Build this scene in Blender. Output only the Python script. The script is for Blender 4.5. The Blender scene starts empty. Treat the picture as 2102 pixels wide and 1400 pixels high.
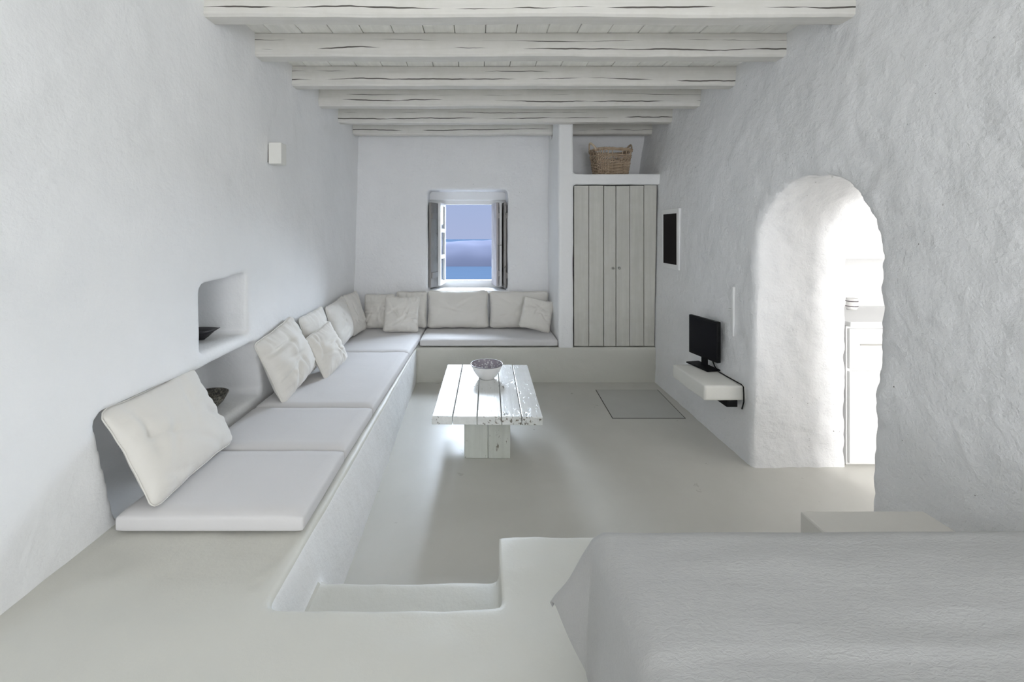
import bpy, bmesh, math, random
from mathutils import Vector, Matrix, noise

random.seed(7)
S = bpy.context.scene
COL = S.collection

# ------------------------------------------------------------------ camera
cam_d = bpy.data.cameras.new('camera')
cam = bpy.data.objects.new('camera', cam_d)
COL.objects.link(cam)
cam.location = (0, 0, 1.62)
cam.rotation_euler = (math.radians(90), 0, 0)
cam_d.sensor_width = 36
cam_d.lens = 36 * 900 / 2102
cam_d.shift_x = 70 / 2102
cam_d.shift_y = -224 / 2102
cam_d.clip_start = 0.02
cam_d.clip_end = 20000
S.camera = cam

# ------------------------------------------------------------------ colour management
S.view_settings.view_transform = 'Standard'
S.view_settings.look = 'None'
S.view_settings.gamma = 1
S.view_settings.use_curve_mapping = False
S.view_settings.exposure = 0.0
S.cycles.max_bounces = 12
S.cycles.diffuse_bounces = 8
S.cycles.sample_clamp_indirect = 6

# ------------------------------------------------------------------ world: pale blue hazy sky
W = bpy.data.worlds.new('sky')
S.world = W
W.use_nodes = True
wn, wl = W.node_tree.nodes, W.node_tree.links
wn.clear()
wo = wn.new('ShaderNodeOutputWorld')
wb = wn.new('ShaderNodeBackground')
tc = wn.new('ShaderNodeTexCoord')
sx = wn.new('ShaderNodeSeparateXYZ')
wr = wn.new('ShaderNodeValToRGB')
wr.color_ramp.elements[0].position = 0.0
wr.color_ramp.elements[0].color = (0.40, 0.47, 0.70, 1)
wr.color_ramp.elements[1].position = 0.30
wr.color_ramp.elements[1].color = (0.30, 0.44, 0.74, 1)
wl.new(tc.outputs['Generated'], sx.inputs[0])
wl.new(sx.outputs['Z'], wr.inputs[0])
wl.new(wr.outputs[0], wb.inputs['Color'])
wb.inputs['Strength'].default_value = 1.0
wl.new(wb.outputs[0], wo.inputs['Surface'])


def lamp(name, kind, loc, target, energy, color, size=None, size_y=None, angle=None):
    d = bpy.data.lights.new(name, kind)
    o = bpy.data.objects.new(name, d)
    COL.objects.link(o)
    o.location = loc
    o.rotation_euler = (Vector(target) - Vector(loc)).to_track_quat('-Z', 'Y').to_euler()
    d.energy = energy
    d.color = color
    if kind == 'AREA':
        d.shape = 'RECTANGLE'
        d.size = size
        d.size_y = size_y
    if angle is not None:
        d.angle = math.radians(angle)
    return o


# veiled sun on the sea side, coming in through the far window
lamp('sun', 'SUN', (1.8, 12, 6.5), (-0.55, 4.0, 1.9), 38.0, (0.75, 0.86, 1.0), angle=58)
# daylight in the kitchen window; then two unseen fill lamps added behind the camera
lamp('kitchen_daylight', 'AREA', (2.88, -0.32, 1.60), (2.88, 3.0, 1.0), 90, (1.0, 0.99, 0.965), 0.5, 1.3)
lamp('rear_fill', 'AREA', (0.75, -3.42, 1.40), (0.0, 2.0, 2.5), 94, (0.95, 0.975, 1.0), 1.7, 1.5)
lamp('bedside_fill', 'AREA', (1.99, -0.75, 1.70), (-1.5, 1.1, 2.1), 16, (0.86, 0.93, 1.0), 1.0, 1.1)


# ------------------------------------------------------------------ materials
class N:
    def __init__(s, name):
        s.m = bpy.data.materials.new(name)
        s.m.use_nodes = True
        s.n, s.l = s.m.node_tree.nodes, s.m.node_tree.links
        s.b = s.n['Principled BSDF']

    def node(s, t, **k):
        x = s.n.new('ShaderNode' + t)
        for a, v in k.items():
            setattr(x, a, v)
        return x

    def coords(s, scale=(1, 1, 1), obj=True):
        t = s.node('TexCoord')
        mp = s.node('Mapping')
        mp.inputs['Scale'].default_value = scale
        s.l.new(t.outputs['Object'], mp.inputs[0])
        return mp.outputs[0]

    def noise(s, vec, scale, detail=4, rough=0.55, dist=0):
        x = s.node('TexNoise')
        x.inputs['Scale'].default_value = scale
        x.inputs['Detail'].default_value = detail
        x.inputs['Roughness'].default_value = rough
        x.inputs['Distortion'].default_value = dist
        s.l.new(vec, x.inputs['Vector'])
        return x.outputs[0]

    def ramp(s, fac, stops):
        r = s.node('ValToRGB')
        e = r.color_ramp.elements
        while len(e) < len(stops):
            e.new(0.5)
        for i, (p, c) in enumerate(stops):
            e[i].position = p
            e[i].color = (c, c, c, 1) if isinstance(c, (int, float)) else (*c, 1)
        s.l.new(fac, r.inputs[0])
        return r.outputs[0]

    def mix(s, fac, a, b, mode='MIX'):
        x = s.node('MixRGB', blend_type=mode)
        for sock, v in ((x.inputs[0], fac), (x.inputs[1], a), (x.inputs[2], b)):
            if isinstance(v, (int, float)):
                sock.default_value = v
            elif isinstance(v, tuple):
                sock.default_value = (*v, 1)
            else:
                s.l.new(v, sock)
        return x.outputs[0]

    def math(s, op, a, b=None):
        x = s.node('Math', operation=op)
        for sock, v in ((x.inputs[0], a), (x.inputs[1], b)):
            if v is None:
                continue
            if isinstance(v, (int, float)):
                sock.default_value = v
            else:
                s.l.new(v, sock)
        return x.outputs[0]

    def bump(s, h, strength, dist, prev=None):
        x = s.node('Bump')
        x.inputs['Strength'].default_value = strength
        x.inputs['Distance'].default_value = dist
        s.l.new(h, x.inputs['Height'])
        if prev:
            s.l.new(prev, x.inputs['Normal'])
        return x.outputs[0]

    def out(s, color=None, rough=None, normal=None, spec=None, sheen=None, metal=None):
        for nm, v in (('Base Color', color), ('Roughness', rough), ('Normal', normal),
                      ('Specular IOR Level', spec), ('Sheen Weight', sheen), ('Metallic', metal)):
            if v is None:
                continue
            i = s.b.inputs[nm]
            if isinstance(v, (int, float)):
                i.default_value = v
            elif isinstance(v, tuple):
                i.default_value = (*v, 1)
            else:
                s.l.new(v, i)
        return s.m


def plaster(name, base, rough=0.85, bump=0.35, specks=False, fine=38):
    k = N(name)
    v = k.coords()
    a = k.noise(v, 1.3, 5)
    b = k.noise(v, 5.5, 6, 0.6)
    c = k.noise(v, fine, 5, 0.65)
    lo = tuple(x * 0.93 for x in base)
    col = k.mix(k.ramp(a, [(0.3, 0), (0.7, 1)]), lo, base)
    col = k.mix(k.math('MULTIPLY', k.ramp(b, [(0.45, 0), (0.75, 1)]), 0.25), col, tuple(x * 0.92 for x in base))
    if specks:
        w = k.noise(v, 75, 2, 0.5)
        reg = k.noise(v, 2.4, 2)
        m = k.math('MULTIPLY', k.ramp(w, [(0.73, 0), (0.76, 1)]), k.ramp(reg, [(0.56, 0), (0.64, 1)]))
        col = k.mix(m, col, (0.16, 0.15, 0.14))
    n1 = k.bump(b, bump, 0.05)
    n2 = k.bump(c, bump * 0.9, 0.012, n1)
    return k.out(col, rough, n2, spec=0.25)


M = {}
M['wall'] = plaster('whitewashed_plaster', (0.86, 0.86, 0.86), bump=0.22)
M['wall_rough'] = plaster('rough_whitewashed_plaster', (0.85, 0.85, 0.86), bump=0.5, specks=True, fine=30)
M['masonry'] = plaster('smooth_masonry', (0.63, 0.62, 0.57), rough=0.5, bump=0.10)
M['shelf'] = plaster('shelf_plaster', (0.78, 0.77, 0.73), rough=0.7, bump=0.08)
M['white'] = plaster('white_paint', (0.82, 0.82, 0.82), rough=0.5, bump=0.03)
M['stone'] = plaster('beige_plaster', (0.66, 0.64, 0.60), rough=0.7, bump=0.08)

k = N('polished_cement')
v = k.coords()
a = k.noise(v, 0.9, 5, 0.6, 0.4)
b = k.noise(v, 6, 6, 0.6)
col = k.mix(k.ramp(a, [(0.3, 0), (0.7, 1)]), (0.515, 0.505, 0.468), (0.60, 0.585, 0.545))
col = k.mix(k.math('MULTIPLY', b, 0.3), col, (0.51, 0.495, 0.455))
M['floor'] = k.out(col, k.ramp(b, [(0.3, 0.27), (0.8, 0.42)]), k.bump(b, 0.05, 0.02), spec=0.5)

k = N('hatch_cement')
v = k.coords()
b = k.noise(v, 4, 5)
M['hatch'] = k.out(k.mix(b, (0.44, 0.44, 0.42), (0.52, 0.515, 0.49)), 0.5)


def painted_wood(name, axis, base, cracks=False, worn=0.0, rough=0.55, wear_col=(0.22, 0.17, 0.12)):
    """whitewashed timber with the grain along axis"""
    k = N(name)
    st = [26, 26, 26]
    st[axis] = 1.2
    vs = k.coords(tuple(st))
    v = k.coords()
    g = k.noise(vs, 1.0, 6, 0.65, 0.3)
    g2 = k.noise(v, 9, 5, 0.65)
    col = k.mix(k.ramp(g, [(0.32, 0), (0.68, 1)]), tuple(x * 0.86 for x in base), base)
    col = k.mix(k.math('MULTIPLY', k.ramp(g2, [(0.42, 0), (0.66, 1)]), 0.5), col, tuple(x * y for x, y in zip(base, (0.84, 0.84, 0.81))))
    h = g
    if cracks:
        info = k.node('ObjectInfo')
        sep = k.node('SeparateXYZ')
        k.l.new(v, sep.inputs[0])
        off = k.math('MULTIPLY', info.outputs['Random'], 37.0)
        cmb = k.node('CombineXYZ')
        k.l.new(k.math('ADD', sep.outputs[0], off), cmb.inputs[0])
        k.l.new(off, cmb.inputs[1])
        lines = None
        for zc, sc, amp, wd, thr in ((0.048, 0.85, 0.085, 0.0046, 0.42), (0.105, 0.7, 0.08, 0.0026, 0.49)):
            wob = k.noise(cmb.outputs[0], sc, 5, 0.6)
            gate = k.noise(cmb.outputs[0], sc * 2.3, 2, 0.5)
            zz = k.math('SUBTRACT', sep.outputs[2], k.math('ADD', k.math('MULTIPLY', k.math('SUBTRACT', wob, 0.5), amp), zc))
            d = k.math('ABSOLUTE', zz)
            wv = k.math('MULTIPLY', k.ramp(gate, [(thr, 0), (thr + 0.14, 1)]), wd)
            m = k.math('LESS_THAN', d, wv)
            lines = m if lines is None else k.math('MAXIMUM', lines, m)
        col = k.mix(lines, col, (0.10, 0.09, 0.08))
        h = k.math('SUBTRACT', g, k.math('MULTIPLY', lines, 2.0))
    if worn:
        st2 = [26, 26, 26]
        st2[axis] = 9
        vw = k.coords(tuple(st2))
        w = k.noise(vw, 1.6, 6, 0.7, 0.2)
        w2 = k.noise(v, 2.2, 3)
        m = k.ramp(k.math('ADD', w, k.math('MULTIPLY', k.math('SUBTRACT', w2, 0.5), 0.5)), [(0.66 - worn, 0), (0.70 - worn, 1)])
        col = k.mix(m, col, wear_col)
        h = k.math('SUBTRACT', h, m)
    return k.out(col, rough, k.bump(h, 0.25, 0.006), spec=0.4)


M['beam'] = painted_wood('whitewashed_beam', 0, (0.74, 0.72, 0.68), cracks=True)
M['plank'] = painted_wood('ceiling_planks', 1, (0.97, 0.96, 0.92))
M['door'] = painted_wood('limed_boards', 2, (0.60, 0.59, 0.545), worn=0.0)
M['table'] = painted_wood('worn_white_table_paint', 1, (0.80, 0.81, 0.80), worn=0.045, rough=0.2, wear_col=(0.20, 0.18, 0.15))
M['pedestal'] = painted_wood('worn_white_pedestal_paint', 2, (0.74, 0.76, 0.71), worn=-0.01, rough=0.4, wear_col=(0.24, 0.22, 0.18))
M['shutter'] = painted_wood('weathered_grey_shutter', 2, (0.30, 0.285, 0.275), worn=0.04, rough=0.7, wear_col=(0.10, 0.09, 0.085))
M['shutter_pale'] = painted_wood('pale_grey_shutter', 2, (0.48, 0.45, 0.46), worn=0.0, rough=0.7, wear_col=(0.2, 0.18, 0.17))


def cloth(name, base, weave=420, bump=0.12, wr=0.0):
    k = N(name)
    v = k.coords()
    a = k.noise(v, 4, 4)
    f = k.noise(v, weave, 2)
    w = k.noise(v, 9, 5, 0.6, 0.6)
    col = k.mix(a, tuple(x * 0.95 for x in base), base)
    n = k.bump(f, bump, 0.002)
    if wr:
        n = k.bump(w, wr, 0.03, n)
    return k.out(col, 0.95, n, spec=0.1, sheen=0.15)


M['linen'] = cloth('cream_linen', (0.735, 0.71, 0.665), wr=0.12)
M['seat'] = cloth('pale_seat_canvas', (0.67, 0.655, 0.655), wr=0.05)
k = N('crinkled_bedspread')
v = k.coords((1, 2.2, 2.2))
f = k.noise(v, 62, 4, 0.6, 1.0)
w = k.noise(k.coords((0.7, 4.5, 4.5)), 1.6, 4, 0.5)
n = k.bump(w, 0.16, 0.05)
n = k.bump(f, 0.34, 0.006, n)
M['spread'] = k.out(k.mix(f, (0.385, 0.383, 0.38), (0.435, 0.432, 0.427)), 0.95, n, spec=0.08, sheen=0.1)


def plain(name, c, rough=0.5, spec=0.5, metal=0.0):
    return N(name).out(c, rough, spec=spec, metal=metal)


M['black'] = plain('black_plastic', (0.006, 0.006, 0.007), 0.5, 0.2)
M['screen'] = plain('black_screen', (0.004, 0.004, 0.007), 0.35, 0.15)
M['dark_panel'] = plain('dark_brown_panel', (0.010, 0.007, 0.008), 0.6, 0.1)
M['gap'] = plain('dark_gap', (0.09, 0.085, 0.08), 0.9, 0.1)
M['steel'] = plain('brushed_steel', (0.45, 0.44, 0.42), 0.35, metal=0.8)
M['knob'] = plain('grey_knob', (0.33, 0.33, 0.31), 0.5)
M['enamel'] = plain('white_enamel', (0.78, 0.77, 0.76), 0.15)
M['rim'] = plain('dark_enamel_rim', (0.10, 0.08, 0.09), 0.25)
k = N('patterned_enamel')
v = k.coords()
vo = k.node('TexVoronoi')
vo.inputs['Scale'].default_value = 55
k.l.new(v, vo.inputs['Vector'])
M['enamel_pattern'] = k.out(k.mix(k.ramp(vo.outputs['Distance'], [(0.30, 0), (0.42, 1)]), (0.68, 0.66, 0.68), (0.30, 0.27, 0.31)), 0.2)
M['dish'] = plain('dark_glazed_dish', (0.022, 0.020, 0.024), 0.3)
k = N('speckled_bowl')
v = k.coords()
b = k.noise(v, 60, 4, 0.7)
M['speckle'] = k.out(k.mix(k.ramp(b, [(0.42, 0), (0.62, 1)]), (0.05, 0.045, 0.04), (0.26, 0.24, 0.20)), 0.6)
k = N('wicker')
v = k.coords()
b = k.noise(v, 22, 3, 0.6)
M['wicker'] = k.out(k.mix(b, (0.25, 0.16, 0.10), (0.62, 0.50, 0.37)), 0.6)
M['wicker_pale'] = plain('pale_wicker', (0.60, 0.50, 0.38), 0.6)
k = N('window_glass')
k.b.inputs['Transmission Weight'].default_value = 1
k.b.inputs['IOR'].default_value = 1.45
M['glass'] = k.out((0.9, 0.95, 0.95), 0.02)

k = N('sea_water')
v = k.coords((0.004, 0.012, 1))
b = k.noise(v, 3, 5)
M['sea'] = k.out(k.mix(b, (0.040, 0.062, 0.098), (0.050, 0.072, 0.108)), 1.0, spec=0.0)
k = N('hazy_hills')
v = k.coords((0.004, 0.004, 0.01))
b = k.noise(v, 2, 5)
M['hill'] = k.out(k.mix(b, (0.118, 0.124, 0.170), (0.130, 0.134, 0.176)), 1.0, spec=0.0)  # distance haze is put into the bluish base colour


# ------------------------------------------------------------------ mesh helpers
def link(name, me, mat, parent=None, smooth=False):
    o = bpy.data.objects.new(name, me)
    COL.objects.link(o)
    if mat is not None and not me.materials:
        me.materials.append(mat)
    if smooth:
        me.polygons.foreach_set('use_smooth', [True] * len(me.polygons))
    if parent is not None:
        o.parent = parent
    return o


def obj(name, bm, mat, parent=None, smooth=False):
    bmesh.ops.recalc_face_normals(bm, faces=bm.faces)
    me = bpy.data.meshes.new(name)
    bm.to_mesh(me)
    bm.free()
    return link(name, me, mat, parent, smooth)


def tag(o, label, cat, group=None):
    o['label'] = label
    o['category'] = cat
    if group:
        o['group'] = group
    return o


def struct(o):
    o['kind'] = 'structure'
    return o


def empty(name, loc, rz=0.0):
    o = bpy.data.objects.new(name, None)
    COL.objects.link(o)
    o.location = loc
    o.rotation_euler = (0, 0, rz)
    o.empty_display_size = 0.1
    return o


def box(bm, x0, x1, y0, y1, z0, z1, bevel=0.0, seg=2, mtx=None):
    t = bmesh.new()
    bmesh.ops.create_cube(t, size=1)
    for w in t.verts:
        w.co = Vector((x0 + (w.co.x + .5) * (x1 - x0), y0 + (w.co.y + .5) * (y1 - y0), z0 + (w.co.z + .5) * (z1 - z0)))
    if bevel:
        bmesh.ops.bevel(t, geom=t.edges[:], offset=bevel, segments=seg, profile=0.5, affect='EDGES')
    if mtx is not None:
        bmesh.ops.transform(t, matrix=mtx, verts=t.verts)
    me = bpy.data.meshes.new('tmp')
    t.to_mesh(me)
    t.free()
    bm.from_mesh(me)
    bpy.data.meshes.remove(me)
    return bm


def prism(bm, pts, axis, a0, a1):
    """extrude a polygon given in the two other axes along axis between a0 and a1"""
    def P(p, a):
        if axis == 0:
            return (a, p[0], p[1])
        if axis == 1:
            return (p[0], a, p[1])
        return (p[0], p[1], a)
    A = [bm.verts.new(P(p, a0)) for p in pts]
    B = [bm.verts.new(P(p, a1)) for p in pts]
    bm.faces.new(A)
    bm.faces.new(B[::-1])
    n = len(pts)
    for i in range(n):
        bm.faces.new((A[i], B[i], B[(i + 1) % n], A[(i + 1) % n]))
    bmesh.ops.recalc_face_normals(bm, faces=bm.faces)


def tube(bm, pts, r, n=8, closed=False):
    rings = []
    m = len(pts)
    pts = [Vector(p) for p in pts]
    for i, p in enumerate(pts):
        if closed:
            d = pts[(i + 1) % m] - pts[i - 1]
        else:
            d = pts[min(i + 1, m - 1)] - pts[max(i - 1, 0)]
        d.normalize()
        up = Vector((0, 0, 1)) if abs(d.z) < 0.9 else Vector((1, 0, 0))
        a = d.cross(up).normalized()
        b = d.cross(a).normalized()
        rr = r[i] if isinstance(r, (list, tuple)) else r
        rings.append([bm.verts.new(p + a * math.cos(t) * rr + b * math.sin(t) * rr) for t in [2 * math.pi * j / n for j in range(n)]])
    for i in range(m if closed else m - 1):
        A, B = rings[i], rings[(i + 1) % m]
        for j in range(n):
            bm.faces.new((A[j], A[(j + 1) % n], B[(j + 1) % n], B[j]))
    if not closed:
        bm.faces.new(rings[0][::-1])
        bm.faces.new(rings[-1])


def lathe(bm, prof, n=48, sx=1.0, sy=1.0):
    rings = []
    for r, z in prof:
        if r < 1e-6:
            rings.append([bm.verts.new((0, 0, z))])
        else:
            rings.append([bm.verts.new((r * sx * math.cos(2 * math.pi * j / n), r * sy * math.sin(2 * math.pi * j / n), z)) for j in range(n)])
    for A, B in zip(rings, rings[1:]):
        if len(A) == 1 and len(B) == 1:
            continue
        for j in range(n):
            if len(A) == 1:
                bm.faces.new((A[0], B[j], B[(j + 1) % n]))
            elif len(B) == 1:
                bm.faces.new((A[j], A[(j + 1) % n], B[0]))
            else:
                bm.faces.new((A[j], A[(j + 1) % n], B[(j + 1) % n], B[j]))


def fbm(p, s, seed=0.0):
    return noise.noise((p.x * s + seed, p.y * s + seed * 1.7, p.z * s - seed))


def carve(parts, cuts, voxel, smooth=4):
    """union of closed meshes minus cutters, as a rounded hand-plastered mesh"""
    a = bpy.data.objects.new('t', bpy.data.meshes.new('t'))
    COL.objects.link(a)
    temps = []
    first = parts[0]
    first.to_mesh(a.data)
    first.free()
    for bmx, op in [(p, 'UNION') for p in parts[1:]] + [(c, 'DIFFERENCE') for c in cuts]:
        me = bpy.data.meshes.new('t')
        bmx.to_mesh(me)
        bmx.free()
        c = bpy.data.objects.new('t', me)
        COL.objects.link(c)
        temps.append(c)
        md = a.modifiers.new('b', 'BOOLEAN')
        md.operation = op
        md.object = c
        md.solver = 'EXACT'
    md = a.modifiers.new('r', 'REMESH')
    md.mode = 'VOXEL'
    md.voxel_size = voxel
    if smooth:
        md = a.modifiers.new('s', 'SMOOTH')
        md.iterations = smooth
        md.factor = 0.5
    dg = bpy.context.evaluated_depsgraph_get()
    me = bpy.data.meshes.new_from_object(a.evaluated_get(dg))
    for t in temps + [a]:
        d = t.data
        bpy.data.objects.remove(t)
        bpy.data.meshes.remove(d)
    me.materials.clear()
    return me


def roughen(me, amps, warp=None, mask=None):
    """amps: list of (scale, amplitude)"""
    ns = [v_.normal.copy() for v_ in me.vertices]
    for v_, n_ in zip(me.vertices, ns):
        p = v_.co.copy()
        f = 1.0 if mask is None else mask(p)
        d = sum(noise.noise(p * s + Vector((s, 3 * s, 7))) * a_ for s, a_ in amps) * f
        q = p + n_ * d
        if warp:
            q = warp(q)
        v_.co = q
    me.update()
    return me


def bx(*a, **k_):
    b_ = bmesh.new()
    box(b_, *a, **k_)
    return b_


def pr(pts, axis, a0, a1):
    b_ = bmesh.new()
    prism(b_, pts, axis, a0, a1)
    return b_


def sstep(a, b, x):
    t = max(0.0, min(1.0, (x - a) / (b - a)))
    return t * t * (3 - 2 * t)


# ------------------------------------------------------------------ the room
CEIL = 2.92
PLAT = 0.375
YB = 5.40         # back wall
YF = 4.716        # front of the back bench and wardrobe

# floor of the sitting pit and the kitchen
struct(obj('floor', bx(-2.0, 4.5, -3.7, 5.9, -0.12, 0.0), M['floor']))


def left_x(z):
    return -1.55 + 0.03 * z


def right_x(y, z):
    return 1.885 + 0.022 * z + 0.075 * sstep(2.1, 2.85, z) + 0.02 * (y - 3.0) / 1.7


# left wall with the two-level niche
lower = [(1.745, 0.885), (1.79, 0.70), (1.885, 0.375), (2.36, 0.375), (2.42, 0.48), (3.12, 0.48), (3.06, 0.70), (2.98, 0.875)]
upper = [(2.395, 0.945), (2.91, 0.945), (2.875, 1.10), (2.88, 1.35), (2.395, 1.33)]
me = carve([bx(-2.15, -1.55, -3.7, 5.9, -0.1, CEIL + 0.1)],
           [pr(lower, 0, -1.95, -1.3), pr(upper, 0, -1.95, -1.3)], 0.022, 3)
roughen(me, [(0.9, 0.018), (2.6, 0.007), (9, 0.0025)],
        warp=lambda p: Vector((p.x + 0.03 * p.z * (p.x + 2.15) / 0.6, p.y, p.z)))
struct(link('wall_left', me, M['wall'], smooth=True))

# right wall with the arched passage
arch = [(2.09, -0.3), (3.02, -0.3), (3.02, 1.50)]
for i in range(1, 16):
    t = math.pi * i / 16
    arch.append((2.555 + 0.465 * math.cos(t), 1.50 + 0.445 * math.sin(t)))
arch.append((2.09, 1.50))
me = carve([bx(1.885, 2.53, -3.7, 5.9, -0.1, CEIL + 0.1)], [pr(arch, 0, 1.6, 2.8), bx(1.6, 2.8, -1.25, -0.25, 1.15, 2.25)], 0.019, 3)  # box cutter: unseen opening added for the bedside fill lamp


def arch_mask(p):
    d = max(abs(p.y - 2.555) - 0.465, 0)
    e = 1.0 if p.z < 2.0 else 0.0
    return 0.55 + 1.1 * e * (1 - min(1, d / 0.08)) * (1 if p.y < 2.5 else 0.55)


roughen(me, [(1.2, 0.012), (4.5, 0.011), (13, 0.008), (28, 0.003)], mask=arch_mask,
        warp=lambda p: Vector((p.x + (right_x(p.y, p.z) - 1.885) * min(1, max(0, (2.53 - p.x) / 0.645)), p.y, p.z)))
struct(link('wall_right', me, M['wall_rough'], smooth=True))

# back wall with the window opening
me = carve([bx(-2.2, 2.6, YB, YB + 0.55, -0.1, CEIL + 0.1)], [bx(-0.618, 0.36, YB - 0.3, YB + 0.9, 0.894, 2.136)], 0.022, 3)
roughen(me, [(1.1, 0.012), (3.5, 0.008), (10, 0.003)], warp=lambda p: Vector((p.x, p.y + 0.0, p.z)))
struct(link('wall_back', me, M['wall_rough'], smooth=True))

# wall behind the bed, with an unseen opening added for the rear fill lamp
b = bmesh.new()
box(b, -2.15, -0.1, -3.7, -3.4, -0.1, CEIL + 0.1)
box(b, 1.6, 2.53, -3.7, -3.4, -0.1, CEIL + 0.1)
box(b, -0.1, 1.6, -3.7, -3.4, -0.1, 0.65)
box(b, -0.1, 1.6, -3.7, -3.4, 2.2, CEIL + 0.1)
struct(obj('wall_rear', b, M['wall']))

# pilaster, shelf over the wardrobe
me = carve([bx(0.87, 1.03, YF + 0.006, YB + 0.05, 0.355, CEIL + 0.05), bx(1.0, 2.10, YF, YB + 0.05, 2.13, 2.244)],
           [bx(0.7, 1.2, 5.13, 5.28, 2.74, 3.1)], 0.014, 3)
roughen(me, [(2.0, 0.006), (7, 0.003)])
struct(link('wall_alcove', me, M['wall'], smooth=True))

# ceiling boards
b = bmesh.new()
x = -1.75
i = 0
while x < 2.45:
    w = 0.2
    box(b, x + 0.002, x + w - 0.002, -3.7, 5.8, CEIL + 0.002 * (i % 2), CEIL + 0.03, bevel=0.003, seg=1)
    x += w
    i += 1
box(b, -2.15, 2.53, -3.7, 5.9, CEIL + 0.028, CEIL + 0.12)
struct(obj('ceiling', b, M['plank']))

# masonry platform, step and L-shaped bench: cast in one piece, then told apart
parts = [bx(-1.59, 1.93, -3.45, 1.46, -0.05, PLAT),
         bx(0.085, 1.93, 1.2, 1.80, -0.05, PLAT),
         pr([(-1.575, -0.05), (-0.60, -0.05), (-0.625, 0.10), (-0.70, PLAT), (-1.575, PLAT)], 1, 1.3, YB + 0.008),
         bx(-1.575, 1.94, YF, YB + 0.008, -0.05, PLAT),
         bx(-0.9, 0.2, 1.3, 1.795, -0.05, 0.19)]
me = carve(parts, [], 0.017, 4)


def bench_warp(p):
    if p.x < -0.5 and p.y > 1.3:
        t = min(1, (p.y - 1.46) / 3.25)
        k_ = max(0, min(1, (p.x + 1.1) / 0.4))
        k_ *= 1 - sstep(-0.59, -0.50, p.x) * sstep(4.5, 4.75, p.y)
        return Vector((p.x + t * k_ * (-0.055 + 0.10 * p.z / PLAT), p.y, p.z))
    return p


roughen(me, [(1.5, 0.006), (5, 0.004), (14, 0.002)], warp=bench_warp)


def piece(me, keep):
    bm_ = bmesh.new()
    bm_.from_mesh(me)
    for f in bm_.faces:
        c = f.calc_center_median()
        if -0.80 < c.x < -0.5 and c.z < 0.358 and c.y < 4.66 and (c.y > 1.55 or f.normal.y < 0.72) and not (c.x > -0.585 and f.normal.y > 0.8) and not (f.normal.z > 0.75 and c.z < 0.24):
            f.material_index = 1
    dead = [f for f in bm_.faces if not keep(f.calc_center_median())]
    bmesh.ops.delete(bm_, geom=dead, context='FACES')
    m2 = bpy.data.meshes.new('m')
    bm_.to_mesh(m2)
    bm_.free()
    return m2


def is_bench(c):
    return (c.x < -0.5 and c.y > 2.02) or c.y > 4.4


def is_step(c):
    return (not is_bench(c)) and c.z < 0.215 and -0.64 < c.x < 0.078 and 1.40 < c.y < 1.812


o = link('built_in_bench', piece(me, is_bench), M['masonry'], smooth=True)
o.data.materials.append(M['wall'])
tag(o, 'L-shaped whitewashed masonry bench built along the left and back walls under the cushions', 'bench')
o = struct(link('floor_platform', piece(me, lambda c: not is_bench(c) and not is_step(c)), M['masonry'], smooth=True))
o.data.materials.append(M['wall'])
o = struct(link('floor_step', piece(me, is_step), M['masonry'], smooth=True))
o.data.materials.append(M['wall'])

# kitchen beyond the arch
b = bmesh.new()
box(b, 2.5, 4.5, 3.68, 3.9, -0.1, CEIL)
struct(obj('wall_kitchen_back', b, M['white']))
b = bmesh.new()
box(b, 4.3, 4.5, -0.5, 3.9, -0.1, CEIL)
struct(obj('wall_kitchen_side', b, M['white']))
b = bmesh.new()
box(b, 2.5, 2.62, -0.5, -0.35, -0.1, CEIL)
box(b, 3.14, 4.5, -0.5, -0.35, -0.1, CEIL)
box(b, 2.62, 3.14, -0.5, -0.35, -0.1, 0.93)
box(b, 2.62, 3.14, -0.5, -0.35, 2.27, CEIL)
struct(obj('wall_kitchen_front', b, M['white']))
struct(obj('ceiling_kitchen', bx(2.5, 4.5, -0.5, 3.9, CEIL - 0.3, CEIL), M['white']))

# ------------------------------------------------------------------ sea view
struct(obj('sea', bx(-6000, 6000, 250, 9000, -153, -150), M['sea']))
b = bmesh.new()
nx, ny = 140, 16
vv = []
for j in range(ny + 1):
    row = []
    for i in range(nx + 1):
        X = -1500 + 3000 * i / nx
        t = j / ny
        Y = 1920 + 900 * t
        ridge = 104 + 7 * noise.noise((X * 0.004, 0.3, 0)) + 4 * noise.noise((X * 0.013, 2.3, 0))
        hgt = ridge * math.sin(math.pi * min(1, t * 1.0)) ** 0.8 + 10 * noise.noise((X * 0.01, Y * 0.01, 5)) * math.sin(math.pi * t)
        row.append(b.verts.new((X, Y, -150 - 2 + hgt)))
    vv.append(row)
for j in range(ny):
    for i in range(nx):
        b.faces.new((vv[j][i], vv[j][i + 1], vv[j + 1][i + 1], vv[j + 1][i]))
struct(obj('hills', b, M['hill'], smooth=True))

# ------------------------------------------------------------------ window in the back wall
win = empty('window_1', (0, 5.70, 0.894))
struct(win)


def W_(name, bm, mat, parent=win):
    bmesh.ops.translate(bm, verts=bm.verts, vec=(0, -5.70, -0.894))
    return obj(name, bm, mat, parent)


b = bmesh.new()
box(b, -0.63, -0.43, 5.70, 5.80, 0.89, 2.14, 0.004)
box(b, 0.185, 0.37, 5.70, 5.80, 0.89, 2.14, 0.004)
box(b, -0.44, 0.195, 5.70, 5.80, 1.975, 2.14, 0.004)
box(b, -0.44, 0.195, 5.70, 5.80, 0.89, 0.99, 0.004)
box(b, -0.63, 0.37, 5.655, 5.71, 2.03, 2.14, 0.006)
W_('window_frame', b, M['white'])
b = bmesh.new()
box(b, -0.64, 0.385, 5.33, 5.72, 0.865, 0.905, 0.012)
W_('window_sill', b, M['white'])


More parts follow.
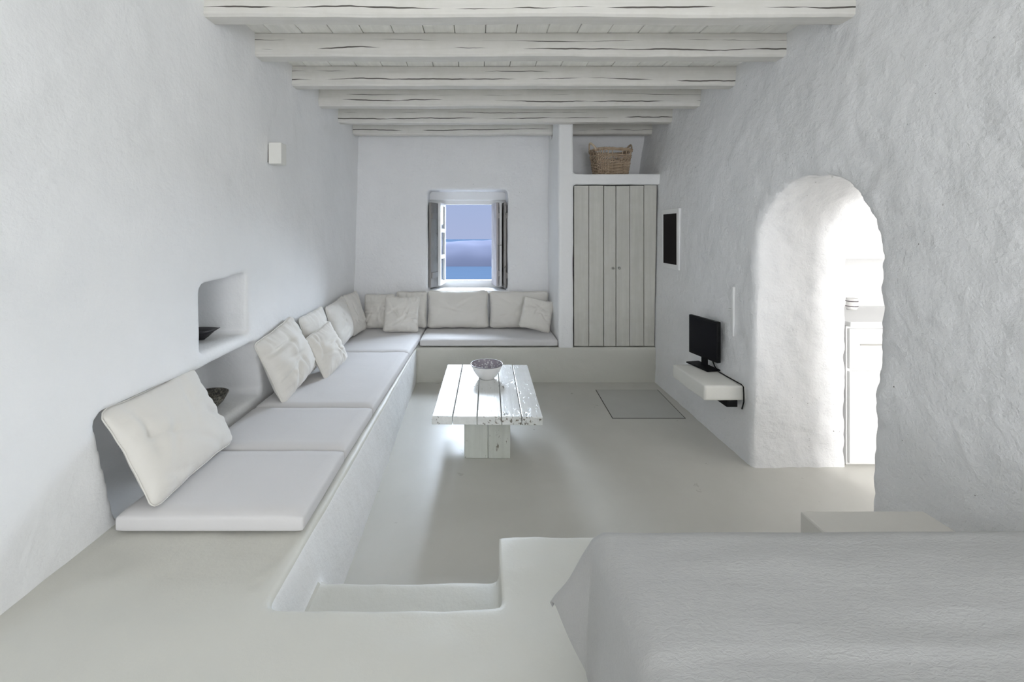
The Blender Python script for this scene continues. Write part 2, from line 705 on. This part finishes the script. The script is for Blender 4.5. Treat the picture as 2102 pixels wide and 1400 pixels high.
def leaf(hx, hy, ex, ey, z0, z1, kind):
    """an opened leaf: hinge (hx,hy), free edge (ex,ey)"""
    d = Vector((ex - hx, ey - hy, 0))
    L = d.length
    ang = math.atan2(d.y, d.x)
    mt = Matrix.Translation((hx, hy, 0)) @ Matrix.Rotation(ang, 4, 'Z')
    if kind == 'sash':
        f = bmesh.new()
        s = 0.045
        box(f, 0, s, -0.016, 0.016, z0, z1, 0.003, 1, mt)
        box(f, L - s, L, -0.016, 0.016, z0, z1, 0.003, 1, mt)
        hgt = (z1 - z0 - s) / 3
        for q in range(4):
            zz = z0 + q * hgt
            box(f, s * 0.9, L - s * 0.9, -0.015, 0.015, zz, zz + s, 0.003, 1, mt)
        fo = W_('sash', f, M['white'])
        g = bmesh.new()
        box(g, s * 0.9, L - s * 0.9, -0.002, 0.002, z0 + 0.02, z1 - 0.02, 0, 1, mt)
        W_('pane', g, M['glass'], fo)
        return fo
    f = bmesh.new()
    nb = 3
    for q in range(nb):
        box(f, L * q / nb + 0.001, L * (q + 1) / nb - 0.001, -0.014, 0.014, z0, z1, 0.003, 1, mt)
    for zz in (z0 + 0.12, z1 - 0.2):
        box(f, 0.01, L - 0.01, 0.012, 0.03, zz, zz + 0.07, 0.003, 1, mt)
    return W_('shutter', f, M['shutter'] if kind == 'dark' else M['shutter_pale'])


leaf(-0.505, 5.69, -0.592, 5.415, 0.925, 1.985, 'dark')['label'] = 'weathered grey wooden shutter on the left of the window'
leaf(-0.432, 5.69, -0.478, 5.43, 0.955, 1.985, 'sash')
leaf(0.190, 5.69, 0.243, 5.43, 0.945, 1.985, 'pale')['label'] = 'pale grey inner shutter on the right of the window'
leaf(0.262, 5.69, 0.283, 5.47, 0.945, 1.985, 'sash')
leaf(0.315, 5.69, 0.338, 5.405, 0.925, 1.985, 'dark')['label'] = 'weathered dark shutter on the right of the window'
b = bmesh.new()
tube(b, [(0.23, 5.44, 1.455), (0.26, 5.43, 1.458), (0.30, 5.44, 1.455)], 0.005, 8)
W_('latch', b, M['steel'])

# ------------------------------------------------------------------ ceiling beams
beam_y = [2.336, 2.867, 3.44, 4.00, 4.60, 5.15]
beam_label = ['wide whitewashed ceiling beam nearest the bed, cut by the top edge of the picture',
              'cracked whitewashed ceiling beam, second counted from the bed',
              'cracked whitewashed ceiling beam, third counted from the bed',
              'cracked whitewashed ceiling beam, fourth counted from the bed',
              'plain whitewashed ceiling beam right in front of the wardrobe pillar',
              'whitewashed ceiling beam tight against the back wall above the window']
for i, (y, lb) in enumerate(zip(beam_y, beam_label)):
    b = bmesh.new()
    nseg, prof = 60, []
    xl, xr = -1.47, 2.095 if i < 5 else 2.06
    r = 0.012
    sec = [(0, 0.0 + r), (r, 0.0), (0.11 - r, 0.0), (0.11, r), (0.11, 0.148), (0, 0.148)]
    rings = []
    for q in range(nseg + 1):
        X = xl + (xr - xl) * q / nseg
        dz = 0.006 * noise.noise((X * 1.3, i * 5.1, 0)) + 0.003 * noise.noise((X * 6, i * 3.1, 2))
        dy = 0.006 * noise.noise((X * 1.1, i * 7.7, 4))
        rings.append([b.verts.new((X, sy_ + dy, sz_ + (dz if sz_ < 0.1 else 0))) for sy_, sz_ in sec])
    for A, B in zip(rings, rings[1:]):
        for j in range(len(sec)):
            b.faces.new((A[j], A[(j + 1) % len(sec)], B[(j + 1) % len(sec)], B[j]))
    b.faces.new(rings[0])
    b.faces.new(rings[-1][::-1])
    o = obj('ceiling_beam', b, M['beam'])
    o.location = (0, y, 2.77)
    tag(o, lb, 'ceiling beam', 'whitewashed beams under the board ceiling')
    o['kind'] = 'thing'

# ------------------------------------------------------------------ seat cushions
ZS = PLAT + 0.006


def slab(name, x0, x1, y0, y1, label, seed, x1b=None):
    x1b = x1 if x1b is None else x1b
    b_ = bmesh.new()
    L, Dp, H = x1 - x0, y1 - y0, 0.083
    n1, n2 = max(8, int(L / 0.035)), max(8, int(Dp / 0.035))
    top, bot = {}, {}
    for j in range(n2 + 1):
        for i_ in range(n1 + 1):
            X, Y = L * i_ / n1, Dp * j / n2
            e = min(X, L - X, Y, Dp - Y)
            zt = H - 0.014 * (1 - min(1, e / 0.03)) ** 2
            zt += 0.0035 * noise.noise((X * 5 + seed, Y * 5, seed)) + 0.0015 * noise.noise((X * 16 + seed, Y * 16, seed))
            zb = 0.010 * (1 - min(1, e / 0.03)) ** 2
            Xs = X * (1 + (x1b - x1) / L * j / n2)
            top[i_, j] = b_.verts.new((Xs, Y, zt))
            bot[i_, j] = b_.verts.new((Xs, Y, zb))
    for j in range(n2):
        for i_ in range(n1):
            b_.faces.new((top[i_, j], top[i_ + 1, j], top[i_ + 1, j + 1], top[i_, j + 1]))
            b_.faces.new((bot[i_, j], bot[i_, j + 1], bot[i_ + 1, j + 1], bot[i_ + 1, j]))
    for i_ in range(n1):
        b_.faces.new((top[i_, 0], bot[i_, 0], bot[i_ + 1, 0], top[i_ + 1, 0]))
        b_.faces.new((top[i_, n2], top[i_ + 1, n2], bot[i_ + 1, n2], bot[i_, n2]))
    for j in range(n2):
        b_.faces.new((top[0, j], top[0, j + 1], bot[0, j + 1], bot[0, j]))
        b_.faces.new((top[n1, j], bot[n1, j], bot[n1, j + 1], top[n1, j + 1]))
    o_ = obj('seat_cushion', b_, M['seat'], smooth=True)
    md = o_.modifiers.new('round', 'BEVEL')
    md.width = 0.012
    md.segments = 3
    md.limit_method = 'ANGLE'
    md.angle_limit = math.radians(50)
    o_.location = (x0, y0, ZS)
    tag(o_, label, 'seat cushion', 'flat seat cushions along the L-shaped bench')
    return o_


slab('seat_cushion', -1.49, -0.715, 1.795, 2.345, 'flat seat cushion at the end of the bench nearest the bed, under the largest pillow', 1, -0.712)
slab('seat_cushion', -1.49, -0.712, 2.352, 2.915, 'short flat seat cushion beside the wall niche, with no pillow on it', 5, -0.700)
slab('seat_cushion', -1.49, -0.700, 2.922, 4.245, 'longest flat seat cushion on the side bench, just past the wall niche', 9, -0.668)
slab('seat_cushion', -1.49, -0.668, 4.252, 5.37, 'flat seat cushion filling the corner of the bench', 13, -0.632)
slab('seat_cushion', -0.628, 0.862, 4.722, 5.37, 'wide flat seat cushion under the window, along the back wall', 17)


# ------------------------------------------------------------------ pillows
def pillow(bottom, top, w, t, u, label, seed, group='cream pillows leaning along the bench', wrinkle=1.0, spin=0.0, grp=True):
    """bottom, top: midpoints of the lower and upper seam; u: direction of the width"""
    bo, to = Vector(bottom), Vector(top)
    vdir = to - bo
    h = vdir.length
    vdir.normalize()
    u = Vector(u).normalized()
    u = (u - vdir * u.dot(vdir)).normalized()
    n_ = u.cross(vdir).normalized()
    b_ = bmesh.new()
    n = 40
    F, B = {}, {}
    rnd = random.Random(seed)
    creases = [(rnd.uniform(-.7, .7), rnd.uniform(-.7, .5), rnd.uniform(0, math.pi), rnd.uniform(.25, .55), rnd.uniform(.5, 1)) for _ in range(9)]
    for j in range(n + 1):
        for i_ in range(n + 1):
            a = -1 + 2 * i_ / n
            c = -1 + 2 * j / n
            X = a * w / 2 * (1 - 0.05 * (1 - c * c)) + 0.006 * noise.noise((c * 3, seed, a))
            Y = c * h / 2 * (1 - 0.05 * (1 - a * a)) + 0.006 * noise.noise((a * 3, seed + 9, c))
            # softly rounded corners
            k_ = max(0, abs(a) + abs(c) - 1.86) * 0.4
            X *= 1 - k_
            Y *= 1 - k_
            f = max(0, (1 - abs(a) ** 2.4) * (1 - abs(c) ** 2.4)) ** 0.55
            sag = 1 - 0.28 * c
            Z = t / 2 * f * sag
            edge = (1 - f)
            wr = 0.0
            for (ca, cc, ang, ln, st) in creases:
                dx, dy = a - ca, c - cc
                al = dx * math.cos(ang) + dy * math.sin(ang)
                ac = -dx * math.sin(ang) + dy * math.cos(ang)
                wr -= st * 0.013 * math.exp(-(al / ln) ** 2) * math.exp(-(ac / 0.06) ** 2)
                wr += st * 0.006 * math.exp(-(al / ln) ** 2) * math.exp(-((ac - 0.12) / 0.07) ** 2)
            # gathers running in from the seams
            wr += 0.015 * edge * (noise.noise((a * 9, seed, c * 1.5)) * sstep(0.3, 0.8, abs(c)) + noise.noise((a * 1.5, seed + 3, c * 9)) * sstep(0.3, 0.8, abs(a)))
            wr += 0.014 * noise.noise((a * 2.2 + seed, c * 2.2, 3)) * f
            Zf = Z + wr * wrinkle * min(1, f * 2.5)
            border = i_ in (0, n) or j in (0, n)
            P = Vector((X, Y, 0))
            if border:
                F[i_, j] = B[i_, j] = b_.verts.new((X, Y, 0))
            else:
                F[i_, j] = b_.verts.new((X, Y, max(0.003, Zf)))
                B[i_, j] = b_.verts.new((X, Y, -max(0.003, Z * 0.8)))
    for j in range(n):
        for i_ in range(n):
            b_.faces.new((F[i_, j], F[i_ + 1, j], F[i_ + 1, j + 1], F[i_, j + 1]))
            b_.faces.new((B[i_, j], B[i_, j + 1], B[i_ + 1, j + 1], B[i_ + 1, j]))
    o_ = obj('pillow', b_, M['linen'], smooth=True)
    # piping along the seam
    p_ = bmesh.new()
    me_ = o_.data
    seam = []
    idx = [(i_, 0) for i_ in range(n)] + [(n, j) for j in range(n)] + [(n - i_, n) for i_ in range(n)] + [(0, n - j) for j in range(n)]
    for (i_, j) in idx:
        a = -1 + 2 * i_ / n
        c = -1 + 2 * j / n
        X = a * w / 2 * (1 - 0.05 * (1 - c * c)) + 0.006 * noise.noise((c * 3, seed, a))
        Y = c * h / 2 * (1 - 0.05 * (1 - a * a)) + 0.006 * noise.noise((a * 3, seed + 9, c))
        k_ = max(0, abs(a) + abs(c) - 1.86) * 0.4
        seam.append((X * (1 - k_), Y * (1 - k_), 0))
    tube(p_, seam, 0.0035, 6, closed=True)
    obj('seam', p_, M['linen'], o_, smooth=True)
    R = Matrix((u, vdir, n_)).transposed().to_4x4()
    o_.matrix_world = Matrix.Translation((bo + to) / 2) @ R @ Matrix.Rotation(spin, 4, 'Z')
    tag(o_, label, 'pillow', group)
    return o_


ZC = ZS + 0.083
Yv, Xv = (0, 1, 0), (1, 0, 0)
pillow((-1.335, 2.10, ZC + .012), (-1.560, 2.095, 0.885), 0.60, 0.17, Yv, 'largest cream pillow, leaning in the low recess at the bench end nearest the bed', 3, wrinkle=0.9)
pillow((-1.315, 3.26, ZC + .02), (-1.490, 3.20, 0.915), 0.60, 0.20, (0.06, 1, 0), 'plump creased cream pillow just past the niche, overlapped by a smaller one', 11, wrinkle=1.5)
pillow((-1.175, 3.665, ZC + .010), (-1.33, 3.63, 0.815), 0.41, 0.14, (0.22, 1, 0), 'small cream pillow leaning in front of two larger ones on the side bench', 17, wrinkle=1.1)
pillow((-1.36, 3.87, ZC + .012), (-1.47, 3.86, 0.92), 0.56, 0.15, Yv, 'cream pillow mostly hidden behind the small pillow on the side bench', 23)
pillow((-1.365, 4.50, ZC + .012), (-1.465, 4.47, 0.915), 0.58, 0.18, Yv, 'cream pillow on the side bench where the long cushion meets the corner cushion', 29)
pillow((-1.335, 4.96, ZC + .012), (-1.45, 4.97, 0.93), 0.38, 0.13, (0.12, 1, 0), 'shaded cream pillow deepest in the corner, against the left wall', 31)
pillow((-1.18, 5.20, ZC + .012), (-1.18, 5.29, 0.87), 0.37, 0.12, (1, -0.05, 0), 'square pillow in the corner, half covered by the square pillow beside it', 37)
pillow((-0.885, 5.02, ZC + .008), (-0.88, 5.13, 0.865), 0.40, 0.11, (1, 0.06, 0), 'small square cream pillow with a crisp corner, in front of others left of the window', 41)
pillow((-0.80, 5.235, ZC + .012), (-0.80, 5.315, 0.90), 0.375, 0.10, Xv, 'back cushion showing only as a narrow strip left of the wide cushion under the window', 43, wrinkle=.6)
pillow((-0.238, 5.22, ZC + .012), (-0.238, 5.305, 0.915), 0.735, 0.15, Xv, 'wide back cushion directly under the window', 47, wrinkle=.6)
pillow((0.495, 5.22, ZC + .012), (0.495, 5.305, 0.905), 0.715, 0.15, Xv, 'wide back cushion at the wardrobe end, behind a small pillow', 53, wrinkle=.6)
pillow((0.665, 4.99, ZC + .035), (0.69, 5.09, 0.845), 0.36, 0.11, (1, 0.10, 0), 'small cream pillow tilted on its corner next to the wardrobe pillar', 59, spin=-0.16)

# ------------------------------------------------------------------ coffee table
TAB = empty('coffee_table', (0.073, 3.41, 0), math.radians(-1.35))
tag(TAB, 'low worn white plank coffee table on a block pedestal in the middle of the floor', 'table')
b = bmesh.new()
cuts = [-0.364, -0.225, -0.065, 0.095, 0.225, 0.364]
rnd = random.Random(4)
for q in range(5):
    x0, x1 = cuts[q] + 0.002, cuts[q + 1] - 0.002
    box(b, x0, x1, -0.56, 0.56, 0.363 + rnd.uniform(0, .001), 0.419 + rnd.uniform(-0.001, 0.001), 0.005, 2)
obj('tabletop', b, M['table'], TAB)
b = bmesh.new()
box(b, -0.165, 0.005, -0.275, 0.30, 0.0, 0.364, 0.004, 1)
box(b, 0.007, 0.165, -0.275, 0.30, 0.0, 0.364, 0.004, 1)
obj('pedestal', b, M['pedestal'], TAB)

# enamel bowl on the table
bw = empty('enamel_bowl', (0.073, 3.60, 0.4205))
tag(bw, 'white enamel bowl with a thin dark rim standing on the coffee table', 'bowl')
b = bmesh.new()
lathe(b, [(0, 0.0), (0.060, 0.0), (0.066, 0.008), (0.085, 0.028), (0.108, 0.062), (0.124, 0.098), (0.130, 0.116)], 56)
obj('body', b, M['enamel'], bw, True)
b = bmesh.new()
lathe(b, [(0.127, 0.116), (0.119, 0.097), (0.103, 0.064), (0.080, 0.032), (0.06, 0.012), (0, 0.009)], 56)
obj('inner_face', b, M['enamel_pattern'], bw, True)
b = bmesh.new()
tube(b, [(0.1295 * math.cos(2 * math.pi * q / 56), 0.1295 * math.sin(2 * math.pi * q / 56), 0.117) for q in range(56)], 0.0032, 8, True)
obj('rim', b, M['rim'], bw, True)

# ------------------------------------------------------------------ floor hatch
ht = empty('floor_hatch', (1.505, 4.15, 0))
tag(ht, 'square flush floor hatch with a thin dark joint beside the right wall', 'hatch')
b = bmesh.new()
box(b, -0.319, 0.319, -0.346, -0.339, 0.0, 0.0015)
box(b, -0.319, 0.319, 0.339, 0.344, 0.0, 0.0015)
box(b, -0.319, -0.312, -0.340, 0.340, 0.0, 0.0015)
box(b, 0.312, 0.319, -0.340, 0.340, 0.0, 0.0015)
for w in b.verts:
    w.co.x -= 0.02 * (-w.co.y) / 0.35
obj('joint', b, M['gap'], ht)
b = bmesh.new()
box(b, -0.312, 0.312, -0.339, 0.339, 0.0, 0.003, 0.001, 1)
for w in b.verts:
    w.co.x -= 0.02 * (-w.co.y) / 0.35
obj('panel', b, M['hatch'], ht)

# ------------------------------------------------------------------ wardrobe in the alcove
wd = empty('built_in_wardrobe', (1.50, YF + 0.02, PLAT))
tag(wd, 'tall built-in wardrobe with limed board doors beside the pillar, under the basket shelf', 'wardrobe')
b = bmesh.new()
box(b, -0.455, 0.41, 0.045, 0.58, 0.01, 1.745)
obj('carcass', b, M['gap'], wd)
xs = [-0.462, -0.300, -0.140, -0.008, 0.140, 0.295, 0.437]
for d in range(2):
    b = bmesh.new()
    for q in range(3):
        x0, x1 = xs[d * 3 + q], xs[d * 3 + q + 1]
        t = random.Random(d * 10 + q)
        g0, g1 = 0.0015 + t.uniform(0, .002), 0.0015 + t.uniform(0, .0025)
        box(b, x0 + g0, x1 - g1, 0.0 + t.uniform(0, .003), 0.035, 0.008 + t.uniform(0, .006), 1.750 - t.uniform(0, .012), 0.003, 1)
    for w in b.verts:
        if w.co.x > 0.3:
            w.co.x -= 0.030 * (1 - w.co.z / 1.75) * (w.co.x - 0.3) / 0.145
    dr = obj('door', b, M['door'], wd)
    b = bmesh.new()
    bmesh.ops.create_uvsphere(b, u_segments=16, v_segments=10, radius=0.014)
    bmesh.ops.translate(b, verts=b.verts, vec=(-0.045 if d == 0 else 0.022, -0.020, 0.855))
    tube(b, [(-0.045 if d == 0 else 0.022, -0.015, 0.855), (-0.045 if d == 0 else 0.022, 0.004, 0.855)], 0.007, 10)
    obj('knob', b, M['knob'], dr, True)

# ------------------------------------------------------------------ wicker basket over the wardrobe
bk = empty('wicker_basket', (1.49, 4.93, 2.250), math.radians(12))
tag(bk, 'woven wicker basket with two ear handles on the shelf over the wardrobe', 'basket')


def bpt(ang, t, off=0.0):
    w_ = 0.170 + 0.045 * t + off
    d_ = 0.125 + 0.035 * t + off
    e = 0.55
    c_, s_ = math.cos(ang), math.sin(ang)
    return Vector((w_ * math.copysign(abs(c_) ** e, c_), d_ * math.copysign(abs(s_) ** e, s_), 0.005 + 0.275 * t))


b = bmesh.new()
NS = 30
for q in range(NS):
    a = 2 * math.pi * q / NS
    tube(b, [bpt(a, t / 8) for t in range(9)], 0.0050, 6)
for row in list(range(0, 9)) + [12, 13, 16, 17]:
    t = row / 17 if row < 9 else row / 17
    pts = []
    for q in range(NS * 4):
        a = 2 * math.pi * q / (NS * 4)
        off = 0.008 * math.cos(math.pi * q / 4 + math.pi * row)
        pts.append(bpt(a, t, off))
    tube(b, pts, 0.0072, 6, True)
for q in range(NS):   # open crossed weave in the upper band
    a, a2 = 2 * math.pi * q / NS, 2 * math.pi * (q + 2) / NS
    tube(b, [bpt(a + (a2 - a) * s / 6, 0.47 + 0.25 * s / 6, 0.004) for s in range(7)], 0.0045, 6)
    tube(b, [bpt(a2 + (a - a2) * s / 6, 0.47 + 0.25 * s / 6, -0.004) for s in range(7)], 0.0045, 6)
obj('body', b, M['wicker'], bk, True)
b = bmesh.new()
lathe(b, [(0, 0.004), (0.15, 0.004), (0.15, 0.010), (0, 0.010)], 30, 1.0, 0.72)
obj('base', b, M['wicker'], bk, True)
b = bmesh.new()
for ph in (0, 1):
    pts = [bpt(2 * math.pi * q / 120, 1.0, 0.006 * math.cos(2 * math.pi * q / 6 + ph * math.pi)) + Vector((0, 0, 0.006 * math.sin(2 * math.pi * q / 6 + ph * math.pi))) for q in range(120)]
    tube(b, pts, 0.0085, 7, True)
obj('rim', b, M['wicker'], bk, True)
for sgn in (-1, 1):
    b = bmesh.new()
    for r0 in (0.0, 0.010):
        pts = [(sgn * (0.212 + 0.035 * math.sin(math.pi * s / 14)), -0.085 + 0.17 * s / 14, 0.272 + r0 + 0.075 * math.sin(math.pi * s / 14)) for s in range(15)]
        tube(b, pts, 0.0085, 8)
    obj('handle', b, M['wicker_pale'] if sgn < 0 else M['wicker'], bk, True)

# ------------------------------------------------------------------ right wall: dark panel, shelf, television
pn = empty('fuse_box', (right_x(4.38, 1.55) - 0.006, 4.385, 1.30))
tag(pn, 'tall narrow black wall panel in a white surround beside the wardrobe', 'wall panel')
pn['kind'] = 'thing'
b = bmesh.new()
box(b, -0.013, 0.02, -0.200, -0.152, -0.048, 0.548, 0.003)
box(b, -0.013, 0.02, 0.152, 0.178, -0.048, 0.548, 0.003)
box(b, -0.013, 0.02, -0.16, 0.16, 0.500, 0.548, 0.003)
box(b, -0.013, 0.02, -0.16, 0.16, -0.048, 0.0, 0.003)
obj('surround', b, M['wall'], pn)
b = bmesh.new()
box(b, -0.0115, 0.005, -0.152, 0.152, 0.0, 0.50, 0.002, 1)
obj('dark_panel', b, M['dark_panel'], pn)['label'] = 'flat black panel'

me = carve([bx(1.61, 2.0, 3.115, 3.62, 0.420, 0.526)], [], 0.009, 3)
roughen(me, [(4, 0.004), (12, 0.0015)])
tag(link('wall_shelf', me, M['shelf'], smooth=True), 'thick white masonry shelf jutting from the right wall under the television', 'shelf')

tv = empty('television', (1.80, 3.56, 0.529))
tag(tv, 'small flat black television standing on the masonry shelf', 'television')
p0, p1 = Vector((1.80, 3.71)), Vector((1.865, 3.385))
mid = (p0 + p1) / 2
ang = math.atan2(p1.y - p0.y, p1.x - p0.x)
mt = Matrix.Translation((mid.x - 1.80, mid.y - 3.56, 0)) @ Matrix.Rotation(ang, 4, 'Z')
Lh = (p1 - p0).length / 2
b = bmesh.new()
box(b, -Lh, Lh, -0.018, 0.014, 0.075, 0.395, 0.006, 2, mt)
box(b, -Lh * 0.6, Lh * 0.6, 0.010, 0.034, 0.12, 0.34, 0.008, 2, mt)
obj('casing', b, M['black'], tv)
b = bmesh.new()
box(b, -Lh + 0.014, Lh - 0.014, -0.0195, -0.017, 0.098, 0.381, 0, 1, mt)
obj('screen', b, M['screen'], tv)
b = bmesh.new()
box(b, -0.03, 0.03, -0.008, 0.012, 0.008, 0.09, 0.004, 1, mt)
obj('neck', b, M['black'], tv)
b = bmesh.new()
box(b, -0.125, 0.125, -0.075, 0.045, 0.0, 0.012, 0.004, 2, mt)
obj('base', b, M['black'], tv)

b = bmesh.new()
tube(b, [(1.862, 3.50, 0.62), (1.868, 3.46, 0.56), (1.870, 3.40, 0.534), (1.872, 3.30, 0.533), (1.874, 3.20, 0.533), (1.876, 3.12, 0.533), (1.876, 3.098, 0.525), (1.877, 3.095, 0.47), (1.878, 3.097, 0.42), (1.879, 3.12, 0.36)], 0.0045, 8)  # last points, down the shelf end, draw the shadow gap there
tag(obj('cable_and_shadow_gap', b, M['black'], smooth=True), 'thin dark cable running from the television along the wall edge of the shelf, its lower run drawing a shadow gap', 'cable')

b = bmesh.new()
box(b, 1.775, 1.855, 3.13, 3.30, 0.368, 0.4195, 0.005, 2)
tag(obj('receiver_box', b, M['black']), 'little black box fixed under the masonry shelf', 'box')

cd = empty('cable_trunking', (right_x(3.28, 1.0), 3.275, 0.84))
tag(cd, 'slim white vertical cable trunking on the wall above the masonry shelf', 'trunking')
b = bmesh.new()
box(b, -0.012, 0.012, -0.011, 0.011, 0.0, 0.37, 0.003, 1)
obj('channel', b, M['white'], cd)
b = bmesh.new()
box(b, -0.010, 0.012, 0.011, 0.06, 0.185, 0.20, 0.003, 1)
obj('branch', b, M['white'], cd)

# ------------------------------------------------------------------ left wall: lamp and dishes
lx = left_x(2.17)
sc = empty('wall_lamp', (lx, 3.13, 2.10))
tag(sc, 'small square white plaster lamp high on the left wall', 'wall lamp')
sc['kind'] = 'thing'
b = bmesh.new()
box(b, 0.010, 0.100, -0.045, 0.045, 0.0, 0.15, 0.005, 2)
obj('shade', b, M['shelf'], sc)
b = bmesh.new()
box(b, -0.02, 0.0105, -0.035, 0.035, 0.012, 0.138)
obj('mount', b, M['gap'], sc)

b = bmesh.new()
n = 48
prof = [(0, 0.0), (0.30, 0.0), (0.34, 0.10), (0.45, 0.25), (0.72, 0.62), (1.0, 1.0), (0.94, 1.0), (0.66, 0.66), (0.35, 0.42), (0, 0.38)]
lathe(b, prof, n)
for w in b.verts:
    r_ = math.hypot(w.co.x, w.co.y)
    a = math.atan2(w.co.y, w.co.x)
    w.co = Vector((w.co.x * 0.135, w.co.y * 0.075 * (1 - 0.25 * abs(math.cos(a)) ** 3), w.co.z * 0.062 + 0.012 * (abs(math.cos(a)) ** 6) * (r_ > 0.6)))
o = obj('boat_dish', b, M['dish'], smooth=True)
o.location = (-1.735, 2.72, 0.953)
tag(o, 'dark boat-shaped dish in the upper level of the wall niche', 'dish')
b = bmesh.new()
lathe(b, [(0, 0.0), (0.045, 0.0), (0.050, 0.006), (0.088, 0.045), (0.118, 0.098), (0.110, 0.098), (0.080, 0.050), (0.045, 0.016), (0, 0.013)], 40)
o = obj('speckled_bowl', b, M['speckle'], smooth=True)
o.location = (-1.725, 2.80, 0.487)
tag(o, 'rough speckled brown bowl in the low recess behind the largest pillow', 'bowl')

# ------------------------------------------------------------------ bed
BX0, BX1, BY0, BY1, BZ = 0.30, 1.81, -1.25, 1.172, 0.832
bed = empty('bed', (0, 0, PLAT))
tag(bed, 'large low bed under a crinkled grey-white spread at the near right corner', 'bed')
b = bmesh.new()
box(b, BX0 + 0.07, BX1, BY0 + 0.02, BY1 - 0.07, 0.003, 0.20, 0.01, 2)
obj('bed_base', b, M['masonry'], bed)
b = bmesh.new()
box(b, BX0 + 0.03, BX1, BY0 + 0.02, BY1 - 0.03, 0.201, BZ - PLAT - 0.025, 0.04, 4)
obj('mattress', b, M['linen'], bed)
b = bmesh.new()
drop = 0.34
R = 0.045
nu, nv = 150, 190
U0, U1 = BX0 - drop, BX1 + 0.02
V0, V1 = BY0, BY1 + drop


def fold(q):
    """outward distance and downward depth after q of cloth past the start of the rounded edge"""
    arc = R * math.pi / 2
    if q <= 0:
        return q, 0.0
    if q < arc:
        return R * math.sin(q / R), R * (1 - math.cos(q / R))
    return R, R + (q - arc)


G = {}
for j in range(nv + 1):
    for i in range(nu + 1):
        # denser rows towards the draped edges
        cu = U0 + (U1 - U0) * (i / nu) ** 1.5
        cv = V1 - (V1 - V0) * (j / nv) ** 1.5
        sl = BX0 + R - cu
        sf = cv - (BY1 - R)
        corner = 0.0
        if sl <= 0 or sf <= 0:
            ox, dzx = fold(sl)
            oy, dzy = fold(sf)
            X = BX0 + R - ox
            Y = BY1 - R + oy
            dz = max(dzx, dzy)
        else:
            th = math.atan2(sl, sf)
            corner = math.sin(2 * th)
            r_ = (sl ** 5 + sf ** 5) ** 0.2 * (1 - 0.20 * corner ** 2)
            o1, dz = fold(r_)
            fl = corner ** 1.3 * max(0, dz - 0.02) * 0.36
            X = BX0 + R - o1 * math.sin(th) - fl * 0.80
            Y = BY1 - R + o1 * math.cos(th) + fl * 0.85
            dz *= 1 - 0.12 * corner
        hang = min(1, max(0, dz - R) / 0.2)
        if dz > R:
            wv = 0.018 * hang * noise.noise((cu * 2.2, cv * 2.6, 1.0)) + 0.004 * hang * noise.noise((cu * 5, cv * 5, 4.0)) + 0.012 * hang
            if sl > 0:
                X -= wv
            if sf > 0:
                Y += wv
            dz += 0.02 * hang * noise.noise((cu * 3, cv * 3, 8.0)) * (1 - corner)
        flat = 1 - min(1, dz / R)
        Z = BZ - dz + flat * (0.010 * noise.noise((cu * 0.9, cv * 4.2, 2)) + 0.004 * noise.noise((cu * 3.5, cv * 14, 5)))
        Z -= 0.005 * sstep(0.829, 0.821, cv + 0.012 * noise.noise((cu * 2.1, 0, 3)) - 0.02 * (cu - 0.9)) * flat
        Z = max(Z, 0.465)
        G[i, j] = b.verts.new((X, Y, Z - PLAT))
for j in range(nv):
    for i in range(nu):
        b.faces.new((G[i, j], G[i, j + 1], G[i + 1, j + 1], G[i + 1, j]))
sp = obj('bedspread', b, M['spread'], bed, True)
md = sp.modifiers.new('thick', 'SOLIDIFY')
md.thickness = 0.012
md.offset = 0

# box at the foot of the bed
b = bmesh.new()
box(b, 1.236, 1.71, 1.27, 1.684, PLAT + 0.003, 0.55, 0.008, 2)
o = obj('storage_box', b, M['stone'])
tag(o, 'low plain grey-beige box standing behind the foot of the bed, by the arch', 'box')

# ------------------------------------------------------------------ kitchen seen through the arch
kc = empty('kitchen_cabinet', (2.56, 3.03, 0))
tag(kc, 'white kitchen base cabinet glimpsed through the arch', 'cabinet')
b = bmesh.new()
box(b, 0.0, 1.7, 0.02, 0.62, 0.003, 0.965)
obj('carcass', b, M['white'], kc)
b = bmesh.new()
box(b, 0.0, 1.7, -0.02, 0.62, 0.967, 1.0, 0.004)
obj('worktop', b, M['white'], kc)
for q in range(3):
    b = bmesh.new()
    box(b, 0.01 + q * 0.56, 0.56 + q * 0.56, 0.0, 0.02, 0.02, 0.655, 0.002, 1)
    obj('door', b, M['white'], kc)
    b = bmesh.new()
    box(b, 0.01 + q * 0.56, 0.56 + q * 0.56, 0.0, 0.02, 0.675, 0.950, 0.002, 1)
    dr = obj('drawer', b, M['white'], kc)
    b = bmesh.new()
    box(b, 0.08 + q * 0.56, 0.50 + q * 0.56, -0.006, 0.001, 0.835, 0.845, 0.002, 1)
    obj('handle', b, M['steel'], dr)
b = bmesh.new()
prism(b, [(3.15, 1.43), (3.67, 1.43), (3.67, 2.3), (3.45, 2.3), (3.15, 1.60)], 0, 2.58, 3.6)
tag(obj('range_hood', b, M['white']), 'white plastered cooker hood over the counter beyond the arch', 'hood')
mg = empty('mug', (2.985, 3.50, 1.001))
tag(mg, 'tiny white mug with dark bands on the kitchen counter beyond the arch', 'mug')
b = bmesh.new()
lathe(b, [(0, 0), (0.034, 0), (0.038, 0.01), (0.038, 0.09), (0.034, 0.09), (0.033, 0.012), (0, 0.01)], 28)
obj('body', b, M['enamel'], mg, True)
for zz in (0.028, 0.068):
    b = bmesh.new()
    tube(b, [(0.0385 * math.cos(2 * math.pi * q / 28), 0.0385 * math.sin(2 * math.pi * q / 28), zz) for q in range(28)], 0.0035, 6, True)
    obj('band', b, M['rim'], mg, True)
